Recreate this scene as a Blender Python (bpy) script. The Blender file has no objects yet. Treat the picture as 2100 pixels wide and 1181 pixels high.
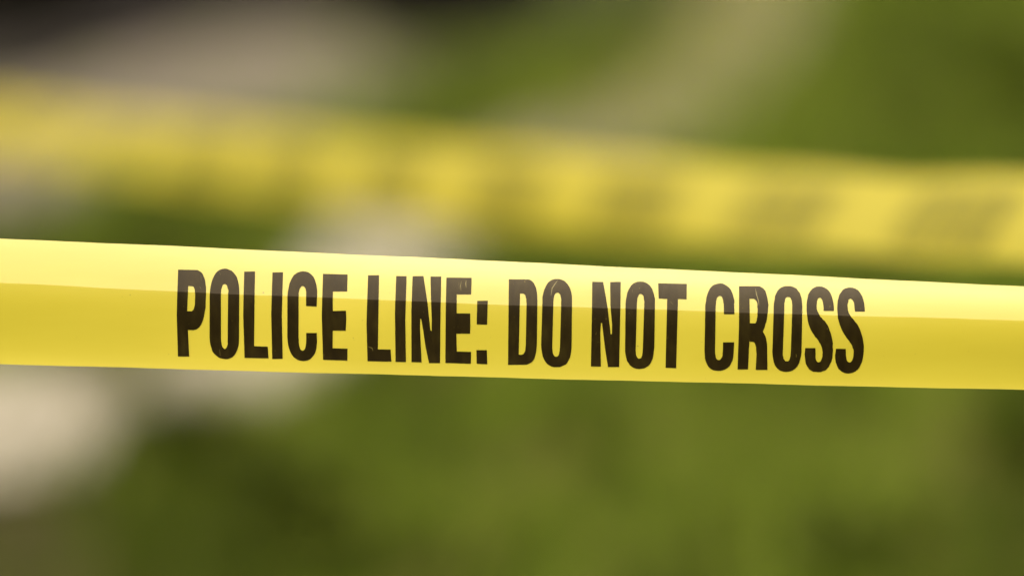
import bpy, bmesh, math, random
import numpy as np
from mathutils import Vector, Matrix
from mathutils.geometry import tessellate_polygon

random.seed(7)
rng = np.random.default_rng(7)
R = math.radians

# ------------------------------------------------------------------ camera, sky, sun
CAM_H = 1.85
PITCH = R(6.0)
LENS = 400.0
FPX = 2100 * LENS / 36.0
FOCUS = 7.0

cd = bpy.data.cameras.new('camera')
cam = bpy.data.objects.new('camera', cd)
bpy.context.scene.collection.objects.link(cam)
cam.location = (0, 0, CAM_H)
cam.rotation_euler = (R(90) - PITCH, 0, 0)
cd.lens = LENS
cd.sensor_width = 36
cd.clip_start = 0.1
cd.clip_end = 2000
cd.dof.use_dof = True
cd.dof.focus_distance = FOCUS
cd.dof.aperture_fstop = 4.3
bpy.context.scene.camera = cam

SUN_ELEV = R(46)
SUN_AZ = R(-158)        # direction towards the sun, from +Y clockwise: behind the camera, to the left
w = bpy.data.worlds.new('World')
bpy.context.scene.world = w
w.use_nodes = True
nt = w.node_tree
sky = nt.nodes.new('ShaderNodeTexSky')
sky.sky_type = 'NISHITA'
sky.sun_disc = False
sky.sun_elevation = SUN_ELEV
sky.sun_rotation = SUN_AZ
sky.dust_density = 6.0
bg = nt.nodes['Background']
bg.inputs['Strength'].default_value = 0.15
veil = nt.nodes.new('ShaderNodeHueSaturation')     # a thin white cloud veil takes most of the blue out of the sky
veil.inputs['Saturation'].default_value = 0.36
tint = nt.nodes.new('ShaderNodeMix'); tint.data_type = 'RGBA'; tint.blend_type = 'MULTIPLY'
tint.inputs[0].default_value = 1.0
tint.inputs[7].default_value = (1.0, 0.955, 0.90, 1)
nt.links.new(sky.outputs[0], veil.inputs['Color'])
nt.links.new(veil.outputs[0], tint.inputs[6])
nt.links.new(tint.outputs[2], bg.inputs['Color'])

ld = bpy.data.lights.new('sun', 'SUN')
ld.energy = 1.5
ld.angle = R(14)
ld.color = (1.0, 0.95, 0.86)
sun = bpy.data.objects.new('sun', ld)
bpy.context.scene.collection.objects.link(sun)
sdir = Vector((math.sin(SUN_AZ) * math.cos(SUN_ELEV), math.cos(SUN_AZ) * math.cos(SUN_ELEV), math.sin(SUN_ELEV)))
sun.rotation_euler = sdir.to_track_quat('Z', 'Y').to_euler()

sc = bpy.context.scene
sc.view_settings.view_transform = 'Standard'
sc.view_settings.look = 'None'
sc.view_settings.exposure = 0.5
sc.view_settings.gamma = 1.0
sc.render.engine = 'CYCLES'
sc.cycles.use_denoising = True
sc.cycles.max_bounces = 6

# ------------------------------------------------------------------ helpers
COL = sc.collection
FWD = Vector((0, math.cos(PITCH), -math.sin(PITCH)))
UP = Vector((0, math.sin(PITCH), math.cos(PITCH)))
RT = Vector((1, 0, 0))
CAM = Vector((0, 0, CAM_H))

def along_view(px, py, z):
    """point at distance z in front of the camera"""
    return CAM + z * (FWD + RT * ((px - 1050) / FPX) + UP * ((590.5 - py) / FPX))

def ground_at(px, py):
    d = FWD + RT * ((px - 1050) / FPX) + UP * ((590.5 - py) / FPX)
    t = CAM_H / -d.z
    return CAM.x + d.x * t, CAM.y + d.y * t

def ground_to_px(X, Y):
    v = np.stack([X, Y, np.full_like(X, -CAM_H)], -1)
    z = v @ np.array(FWD)
    return 1050 + FPX * (v @ np.array(RT)) / z, 590.5 - FPX * (v @ np.array(UP)) / z

def tag(o, label=None, cat=None, group=None, kind=None):
    if label: o['label'] = label
    if cat: o['category'] = cat
    if group: o['group'] = group
    if kind: o['kind'] = kind
    return o

def mesh_obj(name, verts, faces, mats, parent=None, smooth=False, matidx=None):
    me = bpy.data.meshes.new(name)
    me.from_pydata([tuple(v) for v in verts], [], [tuple(f) for f in faces])
    for m in (mats if isinstance(mats, (list, tuple)) else [mats]):
        me.materials.append(m)
    if matidx is not None:
        me.polygons.foreach_set('material_index', matidx)
    if smooth:
        me.polygons.foreach_set('use_smooth', [True] * len(me.polygons))
    me.update()
    o = bpy.data.objects.new(name, me)
    COL.objects.link(o)
    if parent: o.parent = parent
    return o

def empty(name, loc):
    o = bpy.data.objects.new(name, None)
    COL.objects.link(o)
    o.location = loc
    o.empty_display_size = 0.1
    return o

# ------------------------------------------------------------------ materials
def new_mat(name):
    m = bpy.data.materials.new(name)
    m.use_nodes = True
    n = m.node_tree
    return m, n, n.nodes['Principled BSDF'], n.nodes['Material Output']

def noise_ramp(n, scale, stops, detail=4, coord='Object', vec_scale=None, rough=0.6):
    tc = n.nodes.new('ShaderNodeTexCoord')
    src = tc.outputs[coord]
    if vec_scale:
        mp = n.nodes.new('ShaderNodeMapping')
        mp.inputs['Scale'].default_value = vec_scale
        n.links.new(src, mp.inputs[0]); src = mp.outputs[0]
    no = n.nodes.new('ShaderNodeTexNoise')
    no.inputs['Scale'].default_value = scale
    no.inputs['Detail'].default_value = detail
    no.inputs['Roughness'].default_value = rough
    n.links.new(src, no.inputs['Vector'])
    cr = n.nodes.new('ShaderNodeValToRGB')
    els = cr.color_ramp.elements
    els[0].position, els[0].color = stops[0][0], (*stops[0][1], 1)
    els[1].position, els[1].color = stops[-1][0], (*stops[-1][1], 1)
    for p, c in stops[1:-1]:
        e = els.new(p); e.color = (*c, 1)
    n.links.new(no.outputs['Fac'], cr.inputs['Fac'])
    return no, cr

def ground_mat(name, scale, stops, bump=0.4, rough=0.95):
    m, n, p, out = new_mat(name)
    no, cr = noise_ramp(n, scale, stops)
    n.links.new(cr.outputs[0], p.inputs['Base Color'])
    p.inputs['Roughness'].default_value = rough
    p.inputs['Specular IOR Level'].default_value = 0.15
    b = n.nodes.new('ShaderNodeBump')
    b.inputs['Strength'].default_value = bump
    b.inputs['Distance'].default_value = 0.02
    n.links.new(no.outputs['Fac'], b.inputs['Height'])
    n.links.new(b.outputs[0], p.inputs['Normal'])
    return m

M_SOIL = ground_mat('soil under grass', 9, [(0.3, (0.045, 0.055, 0.007)), (0.7, (0.085, 0.08, 0.013))])
M_PATH = ground_mat('pale sandy gravel', 22, [(0.25, (0.32, 0.272, 0.190)), (0.6, (0.43, 0.378, 0.28)), (0.8, (0.52, 0.47, 0.36))])
M_BARE = ground_mat('bare grey brown earth', 14, [(0.25, (0.155, 0.122, 0.085)), (0.6, (0.225, 0.187, 0.138)), (0.8, (0.29, 0.245, 0.185))])
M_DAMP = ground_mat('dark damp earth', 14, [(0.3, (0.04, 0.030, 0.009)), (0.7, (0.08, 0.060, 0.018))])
M_SHADE = ground_mat('earth in painted shade', 30, [(0.3, (0.018, 0.014, 0.010)), (0.7, (0.045, 0.036, 0.026))])  # shade on the earth, put into the colour
M_TIMBER = ground_mat('dark stained timber', 6, [(0.3, (0.010, 0.009, 0.008)), (0.7, (0.02, 0.017, 0.015))])

def leaf_mat(name, c0, c1, scale=6, trans=0.3, rough=0.55):
    m, n, p, out = new_mat(name)
    no, cr = noise_ramp(n, scale, [(0.3, c0), (0.7, c1)])
    n.links.new(cr.outputs[0], p.inputs['Base Color'])
    p.inputs['Roughness'].default_value = rough
    p.inputs['Specular IOR Level'].default_value = 0.12
    t = n.nodes.new('ShaderNodeBsdfTranslucent')
    n.links.new(cr.outputs[0], t.inputs['Color'])
    mx = n.nodes.new('ShaderNodeMixShader')
    mx.inputs[0].default_value = trans
    n.links.new(p.outputs[0], mx.inputs[1]); n.links.new(t.outputs[0], mx.inputs[2])
    n.links.new(mx.outputs[0], out.inputs['Surface'])
    return m

M_GRASS = leaf_mat('green grass', (0.106, 0.160, 0.009), (0.202, 0.256, 0.021), 2.2)
M_GRASS_DRY = leaf_mat('yellowed grass', (0.22, 0.20, 0.035), (0.36, 0.31, 0.09), 3)
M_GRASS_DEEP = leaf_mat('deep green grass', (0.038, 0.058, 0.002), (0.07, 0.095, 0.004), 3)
M_WEED = leaf_mat('dark leaf', (0.044, 0.060, 0.004), (0.084, 0.106, 0.007), 12, 0.2)
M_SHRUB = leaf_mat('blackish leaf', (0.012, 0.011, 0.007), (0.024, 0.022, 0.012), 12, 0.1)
M_STEM, _n, _p, _o = new_mat('weed stem')
_p.inputs['Base Color'].default_value = (0.07, 0.06, 0.02, 1)

def tape_material():
    m, n, p, out = new_mat('yellow plastic film')
    no, cr = noise_ramp(n, 14, [(0.3, (0.83, 0.675, 0.048)), (0.7, (0.87, 0.715, 0.058))], 3, 'Object', (0.6, 3, 3))
    # a few specks of dust and grime on the film
    no3, cr3 = noise_ramp(n, 330, [(0.0, (0, 0, 0)), (0.745, (0, 0, 0)), (0.80, (1, 1, 1))], 2, 'Object')
    dm = n.nodes.new('ShaderNodeMix'); dm.data_type = 'RGBA'
    n.links.new(cr3.outputs[0], dm.inputs[0]); n.links.new(cr.outputs[0], dm.inputs[6]); dm.inputs[7].default_value = (0.35, 0.27, 0.05, 1)
    n.links.new(dm.outputs[2], p.inputs['Base Color'])
    p.inputs['Roughness'].default_value = 0.6
    p.inputs['Specular IOR Level'].default_value = 0.0
    b = n.nodes.new('ShaderNodeBump')
    b.inputs['Strength'].default_value = 0.09
    b.inputs['Distance'].default_value = 0.001
    no2, _ = noise_ramp(n, 40, [(0, (0, 0, 0)), (1, (1, 1, 1))], 4, 'Object', (0.4, 1, 2.5))
    n.links.new(no2.outputs['Fac'], b.inputs['Height'])
    n.links.new(b.outputs[0], p.inputs['Normal'])
    t = n.nodes.new('ShaderNodeBsdfTranslucent')
    n.links.new(cr.outputs[0], t.inputs['Color'])
    mx = n.nodes.new('ShaderNodeMixShader')
    mx.inputs[0].default_value = 0.36
    n.links.new(p.outputs[0], mx.inputs[1]); n.links.new(t.outputs[0], mx.inputs[2])
    tr = n.nodes.new('ShaderNodeBsdfTransparent')          # thin film: a little shows straight through
    tr.inputs['Color'].default_value = (1.0, 0.85, 0.2, 1)
    m2 = n.nodes.new('ShaderNodeMixShader'); m2.inputs[0].default_value = 0.20
    n.links.new(mx.outputs[0], m2.inputs[1]); n.links.new(tr.outputs[0], m2.inputs[2])
    fr = n.nodes.new('ShaderNodeFresnel'); fr.inputs['IOR'].default_value = 1.85
    geo = n.nodes.new('ShaderNodeNewGeometry')             # same gloss on both faces of the film
    mr = n.nodes.new('ShaderNodeMapRange'); mr.inputs['To Min'].default_value = 1.85; mr.inputs['To Max'].default_value = 1 / 1.85
    n.links.new(geo.outputs['Backfacing'], mr.inputs['Value'])
    n.links.new(mr.outputs[0], fr.inputs['IOR'])
    n.links.new(b.outputs[0], fr.inputs['Normal'])
    gl = n.nodes.new('ShaderNodeBsdfGlossy'); gl.inputs['Roughness'].default_value = 0.32
    n.links.new(b.outputs[0], gl.inputs['Normal'])
    m3 = n.nodes.new('ShaderNodeMixShader')
    cap = n.nodes.new('ShaderNodeMath'); cap.operation = 'MINIMUM'; cap.inputs[1].default_value = 0.13   # crinkled film never gets mirror-like at a glancing angle
    n.links.new(fr.outputs[0], cap.inputs[0])
    n.links.new(cap.outputs[0], m3.inputs[0])
    n.links.new(m2.outputs[0], m3.inputs[1]); n.links.new(gl.outputs[0], m3.inputs[2])
    n.links.new(m3.outputs[0], out.inputs['Surface'])
    return m

def ink_material():
    m, n, p, out = new_mat('printed black ink')
    no, cr = noise_ramp(n, 170, [(0.25, (0.007, 0.004, 0.0008)), (0.5, (0.013, 0.008, 0.0014)), (0.75, (0.024, 0.017, 0.003))], 5, 'Object', (1.0, 1, 0.35))
    # pin holes and scuffs where the film shows through the ink
    no2, cr2 = noise_ramp(n, 420, [(0.0, (0, 0, 0)), (0.70, (0, 0, 0)), (0.80, (1, 1, 1))], 3, 'Object', (1.0, 1, 0.5))
    mix = n.nodes.new('ShaderNodeMix'); mix.data_type = 'RGBA'
    n.links.new(cr2.outputs[0], mix.inputs[0])
    n.links.new(cr.outputs[0], mix.inputs[6]); mix.inputs[7].default_value = (0.16, 0.12, 0.02, 1)
    n.links.new(mix.outputs[2], p.inputs['Base Color'])
    p.inputs['Roughness'].default_value = 0.3
    p.inputs['IOR'].default_value = 1.42
    p.inputs['Specular Tint'].default_value = (1.0, 0.85, 0.6, 1)
    b = n.nodes.new('ShaderNodeBump')
    b.inputs['Strength'].default_value = 0.15
    b.inputs['Distance'].default_value = 0.0006
    n.links.new(no.outputs['Fac'], b.inputs['Height'])
    n.links.new(b.outputs[0], p.inputs['Normal'])
    return m

M_TAPE = tape_material()
M_INK = ink_material()
M_INK_WORN, _n, _p, _o = new_mat('worn thin ink')
_p.inputs['Base Color'].default_value = (0.33, 0.28, 0.022, 1)
_p.inputs['Roughness'].default_value = 0.5
_p.inputs['Specular IOR Level'].default_value = 0.25
M_SCUFF, _n, _p, _o = new_mat('scuffed ink')
_p.inputs['Base Color'].default_value = (0.20, 0.155, 0.035, 1)
_p.inputs['Roughness'].default_value = 0.4

# ------------------------------------------------------------------ ground
GS = 400.0
g = mesh_obj('ground', [(-GS, -GS, 0), (GS, -GS, 0), (GS, GS, 0), (-GS, GS, 0)], [(0, 1, 2, 3)], M_SOIL)
tag(g, kind='structure')

# outlines of the worn areas and the painted shade, as corner points read off the lawn and kept in metres
PATH_PX = [(-420, 745), (110, 760), (330, 735), (540, 640), (690, 465), (900, 335), (1180, 250), (1380, 110), (1440, -60), (1460, -260),
           (1760, -260), (1700, -40), (1640, 90), (1500, 240), (1230, 380), (1020, 460), (870, 620), (690, 770), (540, 840), (340, 850),
           (245, 890), (185, 975), (60, 1010), (-420, 1025)]
BARE_PX = [(-600, 470), (60, 465), (160, 420), (300, 330), (520, 290), (800, 215), (900, 130), (860, 30), (840, -200), (-600, -200)]
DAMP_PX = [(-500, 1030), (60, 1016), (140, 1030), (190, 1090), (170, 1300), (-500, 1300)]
SHADE_PX = [(-600, 215), (0, 200), (170, 155), (380, 95), (600, 50), (700, 60), (780, 110), (930, 140), (1080, 110), (1250, 75), (1400, 20), (1480, -60), (1480, -300), (-600, -300)]

def inside(poly, X, Y):
    res = np.zeros(X.shape, bool)
    n = len(poly)
    for i in range(n):
        x1, y1 = poly[i]; x2, y2 = poly[(i + 1) % n]
        c = ((y1 > Y) != (y2 > Y)) & (X < (x2 - x1) * (Y - y1) / (y2 - y1 + 1e-12) + x1)
        res ^= c
    return res

def smooth_outline(pts, sub=6):
    out = []
    n = len(pts)
    for i in range(n):
        p0, p1, p2, p3 = (np.array(pts[(i + k) % n], float) for k in (-1, 0, 1, 2))
        for s in range(sub):
            t = s / sub
            out.append(tuple(0.5 * (2 * p1 + (p2 - p0) * t + (2 * p0 - 5 * p1 + 4 * p2 - p3) * t * t + (3 * p1 - p0 - 3 * p2 + p3) * t ** 3)))
    return out

PATCHES = {}
def patch(name, pts_px, mat, z):
    pts = smooth_outline([ground_at(*p) for p in pts_px])
    pts = [(x + random.uniform(-.012, .012), y + random.uniform(-.05, .05)) for x, y in pts]
    PATCHES[name] = pts
    tris = tessellate_polygon([[Vector((x, y, 0)) for x, y in pts]])
    f = [t if ((Vector(pts[t[1]]) - Vector(pts[t[0]])).cross(Vector(pts[t[2]]) - Vector(pts[t[0]]))) > 0 else t[::-1] for t in tris]
    o = mesh_obj(name, [(x, y, z) for x, y in pts], f, mat)
    tag(o, kind='structure')
    return o

patch('sandy_path', PATH_PX, M_PATH, 0.012)
patch('bare_earth', BARE_PX, M_BARE, 0.008)
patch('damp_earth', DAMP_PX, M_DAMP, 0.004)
patch('shade_patch', SHADE_PX, M_SHADE, 0.016)  # dark sheet painted in for the shade around edging and shrubs

# ------------------------------------------------------------------ grass (nobody could count the blades)
def vnoise(X, Y, s, seed):
    r = np.random.default_rng(seed)
    G = r.random((64, 64))
    x = X / s + 100.3; y = Y / s + 57.1
    xi = np.floor(x).astype(int); yi = np.floor(y).astype(int)
    fx = x - xi; fy = y - yi
    fx = fx * fx * (3 - 2 * fx); fy = fy * fy * (3 - 2 * fy)
    a = G[xi % 64, yi % 64]; b = G[(xi + 1) % 64, yi % 64]; c = G[xi % 64, (yi + 1) % 64]; d = G[(xi + 1) % 64, (yi + 1) % 64]
    return (a * (1 - fx) + b * fx) * (1 - fy) + (c * (1 - fx) + d * fx) * fy

def grass():
    N = 150000
    Y = rng.uniform(12.6, 27.0, N)
    X = rng.uniform(-1, 1, N) * (0.062 * Y + 0.55)
    px, py = ground_to_px(X, Y)
    n1 = vnoise(X, Y, 0.16, 1) * 0.6 + vnoise(X, Y * 0.25, 0.07, 2) * 0.4
    keep = np.ones(N, bool)
    pth = inside(PATCHES['sandy_path'], X + rng.normal(0, 0.022, N), Y + rng.normal(0, 0.22, N))   # frayed borders
    # the path is worn bare in front and half overgrown farther off
    cover = np.clip((640 - py) / 640, 0.03, 0.75)
    cover = np.maximum(cover, 0.5 * np.exp(-(((px - 275) / 85) ** 2 + ((py - 790) / 70) ** 2)))
    keep &= ~(pth & (rng.random(N) > cover))
    keep &= ~(inside(PATCHES['bare_earth'], X + rng.normal(0, 0.03, N), Y + rng.normal(0, 0.25, N)) & (rng.random(N) > 0.05 + 0.25 * np.clip((px - 600) / 250, 0, 1)))
    keep &= ~(inside(PATCHES['shade_patch'], X, Y) & (rng.random(N) > 0.04 + 0.2 * np.clip((px - 900) / 250, 0, 1)))
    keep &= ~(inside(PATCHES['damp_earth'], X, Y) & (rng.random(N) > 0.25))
    X, Y, px, py, n1, pth = X[keep], Y[keep], px[keep], py[keep], n1[keep], pth[keep]
    N = len(X)
    h = rng.uniform(0.028, 0.065, N) * (0.8 + 0.5 * n1)
    wd = rng.uniform(0.0035, 0.006, N)
    a = rng.uniform(0, 2 * math.pi, N)
    lean = rng.uniform(0.1, 0.9, N) * h
    la = rng.uniform(0, 2 * math.pi, N)
    ca, sa = np.cos(a) * wd / 2, np.sin(a) * wd / 2
    V = np.zeros((N, 5, 3))
    V[:, 0] = np.stack([X - ca, Y - sa, np.zeros(N)], -1)
    V[:, 1] = np.stack([X + ca, Y + sa, np.zeros(N)], -1)
    mx, my = X + np.cos(la) * lean * .3, Y + np.sin(la) * lean * .3
    V[:, 2] = np.stack([mx + ca * .8, my + sa * .8, h * .6], -1)
    V[:, 3] = np.stack([mx - ca * .8, my - sa * .8, h * .6], -1)
    V[:, 4] = np.stack([X + np.cos(la) * lean, Y + np.sin(la) * lean, h], -1)
    base = (np.arange(N) * 5)[:, None]
    me = bpy.data.meshes.new('grass')
    me.vertices.add(N * 5)
    me.vertices.foreach_set('co', V.reshape(-1))
    quads = base + np.array([0, 1, 2, 3]); tris = base + np.array([3, 2, 4])
    loops = np.concatenate([quads, tris], 1).reshape(-1)
    me.loops.add(len(loops)); me.loops.foreach_set('vertex_index', loops)
    st = (np.arange(N) * 7)[:, None] + np.array([0, 4])
    me.polygons.add(N * 2)
    me.polygons.foreach_set('loop_start', st.reshape(-1))
    me.polygons.foreach_set('loop_total', np.tile([4, 3], N))
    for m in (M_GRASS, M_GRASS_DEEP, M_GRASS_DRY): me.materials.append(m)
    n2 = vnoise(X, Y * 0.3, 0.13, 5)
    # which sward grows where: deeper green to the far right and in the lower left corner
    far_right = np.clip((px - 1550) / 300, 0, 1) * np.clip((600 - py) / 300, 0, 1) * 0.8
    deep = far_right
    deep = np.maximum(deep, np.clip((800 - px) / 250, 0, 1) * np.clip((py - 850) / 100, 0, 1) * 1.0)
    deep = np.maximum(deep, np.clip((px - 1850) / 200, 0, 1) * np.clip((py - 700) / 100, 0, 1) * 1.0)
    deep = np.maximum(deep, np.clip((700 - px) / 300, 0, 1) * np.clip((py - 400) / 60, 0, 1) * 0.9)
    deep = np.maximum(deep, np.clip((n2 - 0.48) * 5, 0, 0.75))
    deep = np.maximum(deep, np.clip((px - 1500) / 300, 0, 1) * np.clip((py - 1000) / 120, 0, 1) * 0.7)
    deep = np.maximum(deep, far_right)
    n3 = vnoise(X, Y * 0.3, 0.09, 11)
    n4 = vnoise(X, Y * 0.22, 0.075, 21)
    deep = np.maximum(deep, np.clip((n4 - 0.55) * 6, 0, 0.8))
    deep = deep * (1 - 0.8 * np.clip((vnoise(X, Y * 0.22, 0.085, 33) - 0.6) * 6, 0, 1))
    dry = np.where(pth, 0.45, 0.04 + 0.22 * np.clip((n3 - 0.62) * 5, 0, 1) * (py > 700))
    u = rng.random(N)
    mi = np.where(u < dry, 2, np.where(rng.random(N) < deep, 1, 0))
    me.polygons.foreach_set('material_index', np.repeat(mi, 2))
    me.update(calc_edges=True)
    me.validate()
    o = bpy.data.objects.new('grass', me); COL.objects.link(o)
    tag(o, 'short blurred green grass covering the lawn behind both tapes', 'grass', kind='stuff')
grass()

# ------------------------------------------------------------------ weeds and shrubs
def leafy(name, px, py, radius, height, n_leaf, leaf, mat, label, cat, group, depth_scale=1.0):
    x0, y0 = ground_at(px, py)
    root = empty(name, (x0, y0, 0))
    tag(root, label, cat, group)
    V, F, SV, SF = [], [], [], []
    stems = []
    for k in range(max(7, n_leaf // 45)):
        a = random.uniform(0, 2 * math.pi); r = radius * math.sqrt(random.random()) * .85
        tip = Vector((math.cos(a) * r, math.sin(a) * r * depth_scale, height * random.uniform(.55, 1.0) * (1 - .35 * (r / radius) ** 2)))
        stems.append(tip)
        wv = 0.0025
        b = len(SV)
        for (q, c) in ((0, Vector((tip.x * .25, tip.y * .25, 0))), (1, tip * .6), (2, tip)):
            for j in range(3):
                an = j * 2.094
                SV.append(c + Vector((math.cos(an), math.sin(an), 0)) * wv * (1 - .35 * q))
        for q in range(2):
            for j in range(3):
                j2 = (j + 1) % 3
                SF.append((b + q * 3 + j, b + q * 3 + j2, b + q * 3 + 3 + j2, b + q * 3 + 3 + j))
    for k in range(n_leaf):
        tip = random.choice(stems)
        t = random.uniform(.25, 1.05)
        c = Vector((tip.x * (.25 + .75 * t), tip.y * (.25 + .75 * t), tip.z * t))
        d = Vector((random.gauss(0, 1), random.gauss(0, 1), random.uniform(-.3, 1.1))).normalized()
        s = d.cross(Vector((random.gauss(0, 1), random.gauss(0, 1), random.gauss(0, 1)))).normalized()
        L = leaf * random.uniform(.6, 1.3); W = L * .27
        up = d.cross(s) * L * .12
        b = len(V)
        V += [c, c + d * L * .45 + s * W + up, c + d * L, c + d * L * .45 - s * W + up, c + d * L * .5]
        F += [(b, b + 1, b + 4), (b + 1, b + 2, b + 4), (b + 2, b + 3, b + 4), (b + 3, b, b + 4)]
    mesh_obj('stem', SV, SF, M_STEM, root)
    mesh_obj('foliage', V, F, mat, root, smooth=True)
    return root

WG = 'dark leafy weeds in the lawn'
leafy('weed_clump', 370, 1000, 0.08, 0.115, 900, 0.035, M_WEED, 'dark leafy weed at the right edge of the pale path, below the front tape', 'weed', WG)
leafy('weed_clump', 585, 1110, 0.085, 0.10, 900, 0.035, M_WEED, 'dark weed clump in the lawn below the gap in the front tape lettering POLICE', 'weed', WG)
leafy('weed_clump', 610, 1225, 0.10, 0.085, 900, 0.035, M_WEED, 'low dark weed at the bottom edge of the photo below the word POLICE', 'weed', WG)
leafy('weed_clump', 330, 520, 0.12, 0.05, 600, 0.035, M_WEED, 'dark weed seen in the gap between both tapes at the left', 'weed', WG)
leafy('weed_clump', 1760, 1200, 0.09, 0.08, 700, 0.035, M_WEED, 'low dark weed at the bottom right of the lawn below the word CROSS', 'weed', WG)
leafy('weed_clump', 2110, 240, 0.10, 0.14, 600, 0.04, M_WEED, 'dark weed at the right edge of the photo above the blurred tape', 'weed', WG)
leafy('weed_clump', 2110, 1000, 0.07, 0.11, 700, 0.035, M_WEED, 'dark weed at the right edge of the photo below the front tape', 'weed', WG)
SG = 'blackish shrubs at the far edge of the bare earth'
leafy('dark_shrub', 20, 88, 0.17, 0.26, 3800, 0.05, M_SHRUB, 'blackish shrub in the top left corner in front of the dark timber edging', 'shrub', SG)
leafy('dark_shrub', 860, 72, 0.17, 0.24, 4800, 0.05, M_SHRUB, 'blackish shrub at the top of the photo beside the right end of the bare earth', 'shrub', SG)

# dark timber edging across the far end of the bare earth
def timber_edging():
    xL, yL = ground_at(-900, 70); xR, yR = ground_at(1150, 48)
    root = empty('timber_edging', ((xL + xR) / 2, (yL + yR) / 2, 0))
    tag(root, 'dark timber edging along the top left of the photo behind the bare earth', 'garden edging')
    L = xR - xL
    for lvl in range(3):
        bm = bmesh.new()
        nb = 2
        for k in range(nb):
            l = L / nb
            r = bmesh.ops.create_cube(bm, size=1)
            off = random.uniform(-.006, .006)
            for v in r['verts']:
                v.co = Vector((v.co.x * (l - .012) - L / 2 + l * (k + .5), v.co.y * .11 + off, v.co.z * .115 + .0600 + lvl * .12))
        bmesh.ops.bevel(bm, geom=bm.edges[:], offset=.008, segments=2, affect='EDGES')
        me = bpy.data.meshes.new('sleeper'); bm.to_mesh(me); bm.free()
        me.materials.append(M_TIMBER)
        o = bpy.data.objects.new('sleeper', me); COL.objects.link(o); o.parent = root
timber_edging()

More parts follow.
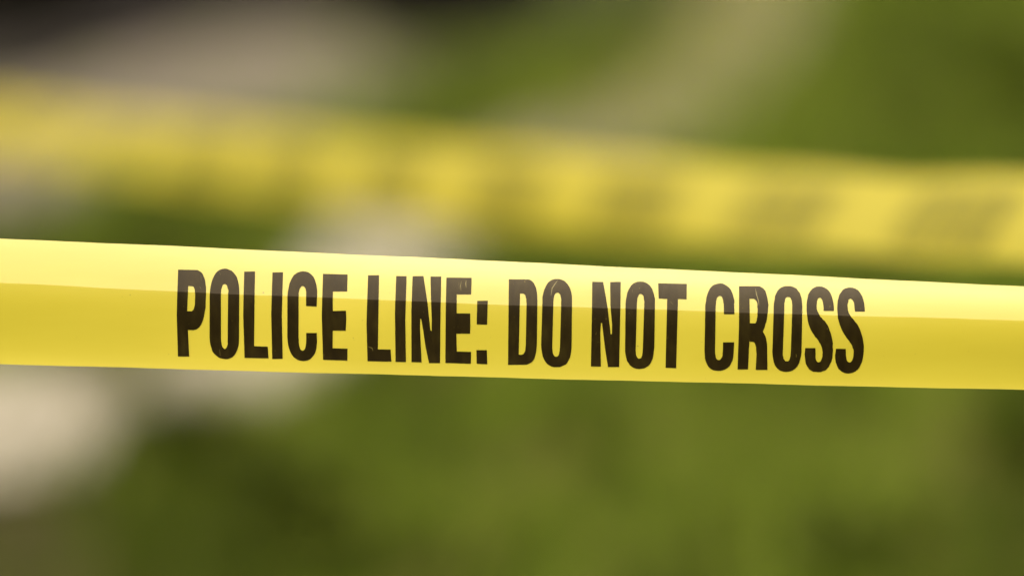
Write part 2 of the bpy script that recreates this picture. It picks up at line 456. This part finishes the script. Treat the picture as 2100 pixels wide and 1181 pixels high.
# ------------------------------------------------------------------ lettering outlines (traced; px of the print)
GL = [
 (350, 540, "M 85 73 L 290 75 C 370 80 408 170 408 320 C 410 520 385 765 260 767 L 196 767 L 208 1071 L 80 1071 L 68 600 Z M 203 262 L 245 262 C 280 265 283 330 281 400 C 279 480 270 547 240 550 L 190 550 Z"),
 (350, 540, "M 620 62 C 720 62 792 150 792 330 L 787 850 C 785 1020 730 1102 630 1102 C 520 1102 450 1020 445 850 L 450 380 C 455 180 520 62 620 62 Z M 622 240 C 650 240 663 280 665 350 L 655 880 C 655 950 645 985 622 985 C 592 985 580 930 578 860 L 580 370 C 580 280 592 240 622 240 Z"),
 (350, 540, "M 848 97 L 973 97 L 960 955 L 1117 958 L 1125 1095 L 848 1090 L 835 600 Z"),
 (350, 540, "M 1173 103 L 1297 103 L 1284 600 L 1292 1100 L 1168 1102 L 1157 600 Z"),
 (550, 540, "M 400 90 C 510 92 560 190 565 330 L 560 495 L 438 492 L 438 350 C 435 290 420 262 398 262 C 365 262 352 310 350 380 L 350 850 C 350 960 365 1005 395 1005 C 425 1005 435 960 436 880 L 436 800 L 562 800 L 562 900 C 560 1040 505 1125 400 1125 C 290 1125 225 1030 220 850 L 224 380 C 232 190 300 90 400 90 Z"),
 (550, 540, "M 632 123 L 912 130 L 910 325 L 745 325 L 745 545 L 897 545 L 900 640 L 893 775 L 742 775 L 742 978 L 912 982 L 912 1118 L 630 1112 L 618 600 Z"),
 (550, 540, "M 1152 138 L 1280 138 L 1262 990 L 1412 991 L 1420 1133 L 1145 1128 L 1133 700 Z"),
 (780, 550, "M 182 90 L 303 90 L 290 600 L 293 1080 L 172 1080 L 168 500 Z"),
 (780, 550, "M 370 92 L 497 92 L 545 400 L 577 718 L 592 718 L 595 600 L 580 300 L 578 95 L 700 97 L 693 600 L 690 1093 L 560 1090 L 520 900 L 492 720 L 470 580 L 458 580 L 456 700 L 475 1085 L 357 1080 L 357 500 Z"),
 (780, 550, "M 762 108 L 1053 113 L 1048 303 L 883 300 L 880 518 L 1037 520 L 1038 640 L 1032 755 L 876 752 L 878 958 L 1048 962 L 1043 1100 L 750 1090 L 750 500 Z"),
 (780, 550, "M 1117 377 L 1240 377 L 1232 650 L 1110 647 Z"),
 (780, 550, "M 1110 943 L 1230 943 L 1232 1105 L 1108 1100 Z"),
 (1030, 555, "M 75 100 L 290 100 C 370 108 405 190 407 350 L 398 850 C 395 1010 350 1085 250 1085 L 65 1085 L 72 600 Z M 203 265 L 240 265 C 268 268 278 310 278 380 L 270 860 C 268 935 250 965 220 967 L 190 967 Z"),
 (1030, 555, "M 632 95 C 740 97 800 180 805 340 L 800 880 C 795 1040 730 1112 628 1112 C 515 1112 450 1030 450 850 L 462 350 C 470 190 530 95 632 95 Z M 637 253 C 665 253 680 295 682 360 L 665 880 C 662 960 650 990 622 990 C 592 990 578 950 576 880 L 590 360 C 592 290 607 253 637 253 Z"),
 (1030, 555, "M 1037 130 L 1165 130 L 1215 430 L 1249 730 L 1264 730 L 1265 620 L 1249 400 L 1246 132 L 1368 132 L 1360 600 L 1350 1108 L 1222 1108 L 1185 900 L 1150 600 L 1138 600 L 1130 720 L 1138 1102 L 1022 1102 L 1032 600 Z"),
 (1200, 560, "M 635 98 C 740 98 802 180 806 340 L 797 850 C 795 1030 730 1105 625 1105 C 515 1105 462 1020 460 850 L 467 360 C 475 190 530 98 635 98 Z M 640 240 C 670 240 682 280 682 350 L 665 870 C 662 955 650 985 625 985 C 597 985 585 950 583 870 L 597 360 C 600 280 612 240 640 240 Z"),
 (1200, 560, "M 843 120 L 1172 125 L 1170 303 L 1070 300 L 1060 700 L 1050 1096 L 928 1093 L 940 600 L 945 298 L 848 293 Z"),
 (1430, 565, "M 260 92 C 370 95 425 190 428 330 L 428 445 L 305 443 L 305 350 C 302 270 285 235 260 235 C 228 235 215 280 213 350 L 207 860 C 207 940 222 972 248 972 C 275 972 290 945 295 880 L 300 765 L 425 765 L 422 900 C 410 1030 350 1098 240 1098 C 140 1098 85 1030 83 860 L 95 340 C 105 180 160 92 260 92 Z"),
 (1430, 565, "M 480 123 L 700 123 C 780 130 812 200 817 340 C 817 450 795 560 755 645 C 790 690 808 750 808 850 L 812 1088 L 675 1085 L 683 900 C 682 800 665 765 640 762 L 603 762 L 588 1082 L 468 1082 L 480 600 Z M 603 268 L 645 268 C 680 272 695 310 695 380 C 693 470 685 545 665 550 L 605 550 Z"),
 (1430, 565, "M 1045 120 C 1150 120 1208 200 1210 340 L 1205 880 C 1190 1040 1130 1110 1030 1110 C 930 1110 872 1040 868 880 L 882 350 C 890 200 940 120 1045 120 Z M 1045 245 C 1080 245 1095 285 1097 360 L 1080 880 C 1078 960 1062 990 1035 990 C 1005 990 990 950 988 880 L 1003 360 C 1005 285 1015 245 1045 245 Z"),
 (1550, 570, "M 730 98 C 850 100 900 200 902 380 L 783 380 C 782 280 765 228 738 228 C 712 228 700 270 702 330 C 705 400 735 435 790 490 C 860 570 892 700 892 830 C 890 990 830 1085 720 1085 C 620 1085 565 1020 565 880 L 572 805 L 690 805 L 690 880 C 690 940 705 970 728 970 C 755 970 772 930 772 860 C 770 780 735 740 690 680 C 620 600 585 480 585 350 C 585 190 635 98 730 98 Z"),
 (1550, 570, "M 1085 112 C 1200 112 1255 210 1258 388 L 1143 388 C 1140 290 1120 240 1093 240 C 1068 240 1057 275 1058 340 C 1060 400 1095 445 1150 505 C 1215 580 1250 720 1248 830 C 1245 1000 1180 1098 1075 1098 C 975 1098 918 1030 918 890 L 925 815 L 1042 815 L 1042 890 C 1045 940 1060 972 1083 972 C 1110 972 1130 930 1130 860 C 1130 790 1095 750 1050 690 C 975 600 942 480 940 350 C 942 190 990 112 1085 112 Z"),
]
SCR = [  # scuffs on the ink: origin, polyline, width in print px
 (1030, 555, [(640, 112), (605, 160), (575, 205), (562, 290)], 9),
 (1430, 565, [(672, 150), (682, 215), (705, 290), (712, 350)], 8),
 (780, 550, [(990, 140), (985, 180), (990, 225)], 10),
 (780, 550, [(935, 150), (925, 205), (930, 262)], 6),
 (780, 550, [(905, 165), (912, 240)], 5),
 (350, 540, [(348, 135), (352, 200)], 6),
 (350, 540, [(335, 270), (350, 292)], 9),
 (350, 540, [(562, 100), (575, 135)], 6),
 (350, 540, [(560, 990), (568, 1065)], 9),
 (550, 540, [(1150, 955), (1195, 975), (1210, 1010)], 6),
 (1200, 560, [(985, 330), (1010, 360)], 7),
 (1200, 560, [(545, 190), (548, 225)], 5),
 (1550, 570, [(12, 160), (20, 250)], 5),
]
ZS = 1406 / 250.0

def parse(path):
    toks = path.split(); i = 0; loops = []; cur = []; p = None
    def pt(j): return (float(toks[j]), float(toks[j + 1]))
    while i < len(toks):
        c = toks[i]
        if c == 'M': cur = [pt(i + 1)]; i += 3
        elif c == 'L': cur.append(pt(i + 1)); i += 3
        elif c == 'C':
            a, b, d, e = cur[-1], pt(i + 1), pt(i + 3), pt(i + 5)
            for s in range(1, 11):
                t = s / 10; q = 1 - t
                cur.append(tuple(q ** 3 * a[k] + 3 * q * q * t * b[k] + 3 * q * t * t * d[k] + t ** 3 * e[k] for k in (0, 1)))
            i += 7
        elif c == 'Z':
            if abs(cur[0][0] - cur[-1][0]) + abs(cur[0][1] - cur[-1][1]) < .5: cur.pop()
            loops.append(cur); i += 1
    return loops

# edges of the near tape and its crease, as fitted curves (px of the print plane)
def bow(x, a, b, s):
    u = x / 2100.0
    return a + (b - a) * u + s * 4 * np.clip(u, 0, 1) * (1 - np.clip(u, 0, 1))
CRX = np.array([0, 365, 600, 780, 1000, 1200, 1430, 1680, 1800, 2100.0])
CRY = np.array([579.8, 597.5, 608.3, 615.6, 622.8, 630.4, 637.6, 645.4, 649.6, 657.0])
CRP = np.polyfit(CRX, CRY, 3)
def wob(x, s): return 0.35 * np.sin(x / 97.0 + s) + 0.25 * np.sin(x / 41.0 + 2.3 * s) + 0.12 * np.sin(x / 13.7 + 5 * s)
def y_top(x): return bow(x, 489.0, 587.3, -1.4) + wob(x, 1.0)
def y_bot(x): return bow(x, 746.8, 799.7, 1.5) + wob(x, 2.2)
def y_cr(x):
    x = np.asarray(x, float)
    xc = np.clip(x, 0, 2100)
    base = np.polyval(CRP, xc) + 1.3 * wob(xc, 3.7)
    # outside the photographed stretch the crease keeps its distance from the edges
    return base + np.where(x < 0, y_top(x) - y_top(0.0), np.where(x > 2100, y_top(x) - y_top(2100.0), 0))

SC = FOCUS / FPX      # metres per print px
def ss(a, b, x):
    t = np.clip((x - a) / (b - a), 0, 1); return t * t * (3 - 2 * t)

def params(x):
    u = np.clip(x / 2100.0, -0.1, 1.1)
    th0 = np.tan(np.radians(6.5 + 1.5 * np.sin(u * 2.6)))
    th1 = np.tan(np.radians(11 + 12 * ss(0.0, 0.6, u) + 1.5 * ss(0.5, 1.0, u)))
    lo0 = -0.085 + 0.015 * np.sin(u * 3.1)
    lom = -0.20 - 0.16 * (np.abs(u - 0.42) / 0.58) ** 1.6
    lo1 = -0.10 + 0.02 * np.sin(u * 3.1)
    return th0, th1, lo0, lom, lo1
PW = 1.5
def surf(x, t, upper):
    """x along the tape, t px below the crease (negative above); returns y, depth (px) and slope"""
    x = np.asarray(x, float); t = np.asarray(t, float)
    yc = y_cr(x); U = yc - y_top(x); L = y_bot(x) - yc
    th0, th1, lo0, lom, lo1 = params(x)
    r = np.clip(-t / U, 0, 1)
    gu = U * (th0 * r + (th1 - th0) * r ** (PW + 1) / (PW + 1))
    su = th0 + (th1 - th0) * r ** PW
    q = np.clip(t / L, 0, 1)
    c1 = 4 * lom - 3 * lo0 - lo1; c2 = 2 * lo0 + 2 * lo1 - 4 * lom
    gl = -L * (lo0 * q + c1 * q * q / 2 + c2 * q ** 3 / 3)
    sl = lo0 + c1 * q + c2 * q * q
    return yc + t, np.where(upper, gu, gl), np.where(upper, su, sl)

def near_point(x, t, upper, lift=0.0):
    y, g_, s = surf(x, t, upper)
    e = 4.0
    dgdx = (surf(x + e, t, upper)[1] - surf(x - e, t, upper)[1]) / (2 * e)
    n = np.stack([dgdx, s, -np.ones_like(s)], -1)
    n /= np.linalg.norm(n, axis=-1, keepdims=True)
    P = np.stack([(x - 1050) * SC, (590.5 - y) * SC, FOCUS + g_ * SC], -1) + n * np.reshape(lift, (-1, 1))
    B = np.array([RT, UP, FWD])
    return P @ B + np.array(CAM), n @ B

def finish_tape(name, Pf, grid_xt, faces, mats, lift=0.0, matidx=None):
    """grid_xt: list of (x, t); custom normals so the crease stays a crisp fold"""
    xt = np.array(grid_xt, float)
    cen = np.array([xt[list(f), 1].mean() for f in faces])
    up_v = xt[:, 1] < 0
    P, _ = Pf(xt[:, 0], xt[:, 1], up_v, lift)
    o = mesh_obj(name, P, faces, mats, None, smooth=True, matidx=matidx)
    me = o.data
    li = []; lu = []
    for p in me.polygons:
        u = cen[p.index] < 0
        for vi in p.vertices: li.append(vi); lu.append(u)
    li = np.array(li); lu = np.array(lu)
    _, Nn = Pf(xt[li, 0], xt[li, 1], lu, 0.0)
    # keep face winding and normals consistent (towards the camera)
    me.normals_split_custom_set([tuple(v) for v in Nn])
    return o

def tape_grid(xs, ts_up, ts_lo, U_of, L_of):
    pts = []; faces = []
    cols = len(ts_up) + len(ts_lo) - 1
    for x in xs:
        U = float(U_of(x)); L = float(L_of(x))
        for r in ts_up: pts.append((x, -r * U))
        for q in ts_lo[1:]: pts.append((x, q * L))
    for i in range(len(xs) - 1):
        for j in range(cols - 1):
            a = i * cols + j
            faces.append((a, a + 1, a + cols + 1, a + cols))
    return pts, faces

def letter_tris(step_x, step_t, cut=True):
    """the lettering as a triangulated flat mesh in (x, t) coordinates, plus material index"""
    bm = bmesh.new()
    def addpoly(loops, mi):
        dense = []
        for lp in loops:
            d = []
            for k in range(len(lp)):
                a = lp[k]; b = lp[(k + 1) % len(lp)]
                n = max(1, int(math.hypot(a[0] - b[0], a[1] - b[1]) / 30))
                for s in range(n): d.append((a[0] + (b[0] - a[0]) * s / n, a[1] + (b[1] - a[1]) * s / n))
            dense.append(d)
        flat = [p for d in dense for p in d]
        vs = [bm.verts.new((p[0], p[1] - float(y_cr(p[0])), 0)) for p in flat]
        for t in tessellate_polygon([[Vector((p[0], p[1], 0)) for p in d] for d in dense]):
            a, b, c = (vs[k] for k in t)
            ar = (b.co - a.co).cross(c.co - a.co).z
            if abs(ar) < 1e-6: continue
            f = bm.faces.new((a, c, b) if ar > 0 else (a, b, c)); f.material_index = mi
    for ox, oy, path in GL:
        loops = [[(ox + x / ZS, oy + y / ZS) for x, y in lp] for lp in parse(path)]
        # slightly ragged print edge
        loops = [[(x + random.gauss(0, .22), y + random.gauss(0, .22)) for x, y in lp] for lp in loops]
        addpoly(loops, 0)
    if cut:
        for ox, oy, pl, wd in SCR:
            pl = [(ox + x / ZS, oy + y / ZS) for x, y in pl]
            L, Rr = [], []
            for k, p in enumerate(pl):
                a = pl[max(0, k - 1)]; b = pl[min(len(pl) - 1, k + 1)]
                dx, dy = b[0] - a[0], b[1] - a[1]; q = math.hypot(dx, dy)
                hw = wd / ZS / 2 * (0.25 if k in (0, len(pl) - 1) else 1)
                L.append((p[0] - dy / q * hw, p[1] + dx / q * hw)); Rr.append((p[0] + dy / q * hw, p[1] - dx / q * hw))
            addpoly([L + Rr[::-1]], 1)
        def bis(co, no):
            bmesh.ops.bisect_plane(bm, geom=bm.verts[:] + bm.edges[:] + bm.faces[:], plane_co=co, plane_no=no, dist=1e-4)
        for t in [0] + [k * step_t for k in range(-12, 20) if k]: bis((0, t, 0), (0, 1, 0))
        for k in range(int(350 // step_x), int(1790 // step_x) + 1): bis((k * step_x, 0, 0), (1, 0, 0))
    bm.verts.index_update()
    V = [(v.co.x, v.co.y) for v in bm.verts]
    F = [tuple(v.index for v in f.verts) for f in bm.faces]
    MI = [f.material_index for f in bm.faces]
    bm.free()
    return V, F, MI

# ------------------------------------------------------------------ the near tape
PERIOD = 2541.0
near = empty('barrier_tape', along_view(1050, 655, FOCUS))
tag(near, 'sharp yellow barrier tape in front reading POLICE LINE: DO NOT CROSS', 'barrier tape')
def child_at(o, parent):
    o.parent = parent
    o.matrix_parent_inverse = Matrix.Translation(-parent.location)
xs = np.arange(-1900, 4001, 25.0)
tu = np.linspace(1, 0, 22) ; tl = np.linspace(0, 1, 22)
pts, faces = tape_grid(xs, tu, tl, lambda x: y_cr(x) - y_top(x), lambda x: y_bot(x) - y_cr(x))
film = finish_tape('film', near_point, pts, faces, M_TAPE)
child_at(film, near)
LV, LF, LM = letter_tris(18, 7)
lifts = np.full(len(LV), 0.00025)
for f, m in zip(LF, LM):
    if m == 1:
        for i in f: lifts[i] = 0.0004        # scuffs lie a hair above the ink
for k in (0, -1, 1):                          # one print in the frame, its neighbours beyond both edges
    ink = finish_tape('lettering', near_point, [(x + k * PERIOD, t) for x, t in LV], LF, [M_INK, M_SCUFF], lifts, LM)
    child_at(ink, near)

# ------------------------------------------------------------------ the far tape, running away to the left
Z0 = 9.8
KX = np.array([-4, 0, 1, 2, 3, 4, 5, 6, 7, 8, 14.0])
def far_centre(k):
    k = np.asarray(k, float)
    z = Z0 * (1 + 0.0768 * k)
    x = (742 - 296.5 * k) * Z0
    px = (742 - 296.5 * k) / (1 + 0.0768 * k)
    row = 427 + 0.090 * np.minimum(px - 742, 0) + 0.07 * np.maximum(px - 742, 0) + 26 * np.sin(np.clip((px + 1050) / 2100, 0, 1) * math.pi)
    P = np.stack([px / FPX * z, (590.5 - row) / FPX * z, z], -1)
    return P @ np.array([RT, UP, FWD]) + np.array(CAM)
WID = 288 * SC
fdir = far_centre(5.0) - far_centre(0.0); fdir /= np.linalg.norm(fdir)
fh = np.array([fdir[0], fdir[1], 0]); fh /= np.linalg.norm(fh)
fn = np.array([-fh[1], fh[0], 0])          # face normal turned towards the camera side
if fn @ (np.array([0, 0, 1.0]) - far_centre(3.0)) < 0: fn = -fn
def far_point(k, v, lift=0.0):
    """k periods along, v 0..1 across (0 top)"""
    k = np.asarray(k, float); v = np.asarray(v, float)
    c = far_centre(k)
    tilt = 0.66 - 0.30 * np.sin(np.clip(k / 7, 0, 1) * math.pi) + 0.05 * np.sin(k * 1.9 + 0.6) + 0.05 * np.cos(k * 2 * math.pi)
    h = (0.5 - v) * WID
    cup = 0.007 * (1 - (2 * v - 1) ** 2)
    off = -np.sin(tilt) * h + cup
    P = c + np.stack([np.zeros_like(h), np.zeros_like(h), np.cos(tilt) * h], -1) + (off + lift)[:, None] * fn
    return P
far = empty('barrier_tape', tuple(far_centre(3.0)))
tag(far, 'blurred yellow barrier tape stretched behind the sharp one and above it', 'barrier tape')
ks = np.arange(-4, 14.01, 0.1); vs = np.linspace(0, 1, 9)
kk, vv = np.meshgrid(ks, vs, indexing='ij')
P = far_point(kk.ravel(), vv.ravel())
F = []
for i in range(len(ks) - 1):
    for j in range(8):
        a = i * 9 + j; F.append((a, a + 9, a + 10, a + 1))
ff = mesh_obj('film', P, F, M_TAPE, None, smooth=True); child_at(ff, far)
LV, LF, LM = letter_tris(60, 30, cut=False)
LV = np.array(LV)
lv_k = (LV[:, 0] - 1069) / PERIOD
ytrue = LV[:, 1] + y_cr(LV[:, 0])
lv_v = np.clip(1 - (y_bot(LV[:, 0]) - ytrue + 9) / 262.0, 0.02, 0.98)
for k in range(-4, 14):
    # the worn print of this tape reads towards its near end
    P = far_point(k + 0.5 - lv_k, 0.5 + (lv_v - 0.5) * 1.08, 0.0012)
    fl = mesh_obj('lettering', list(map(tuple, P)), LF, M_INK_WORN, None); child_at(fl, far)
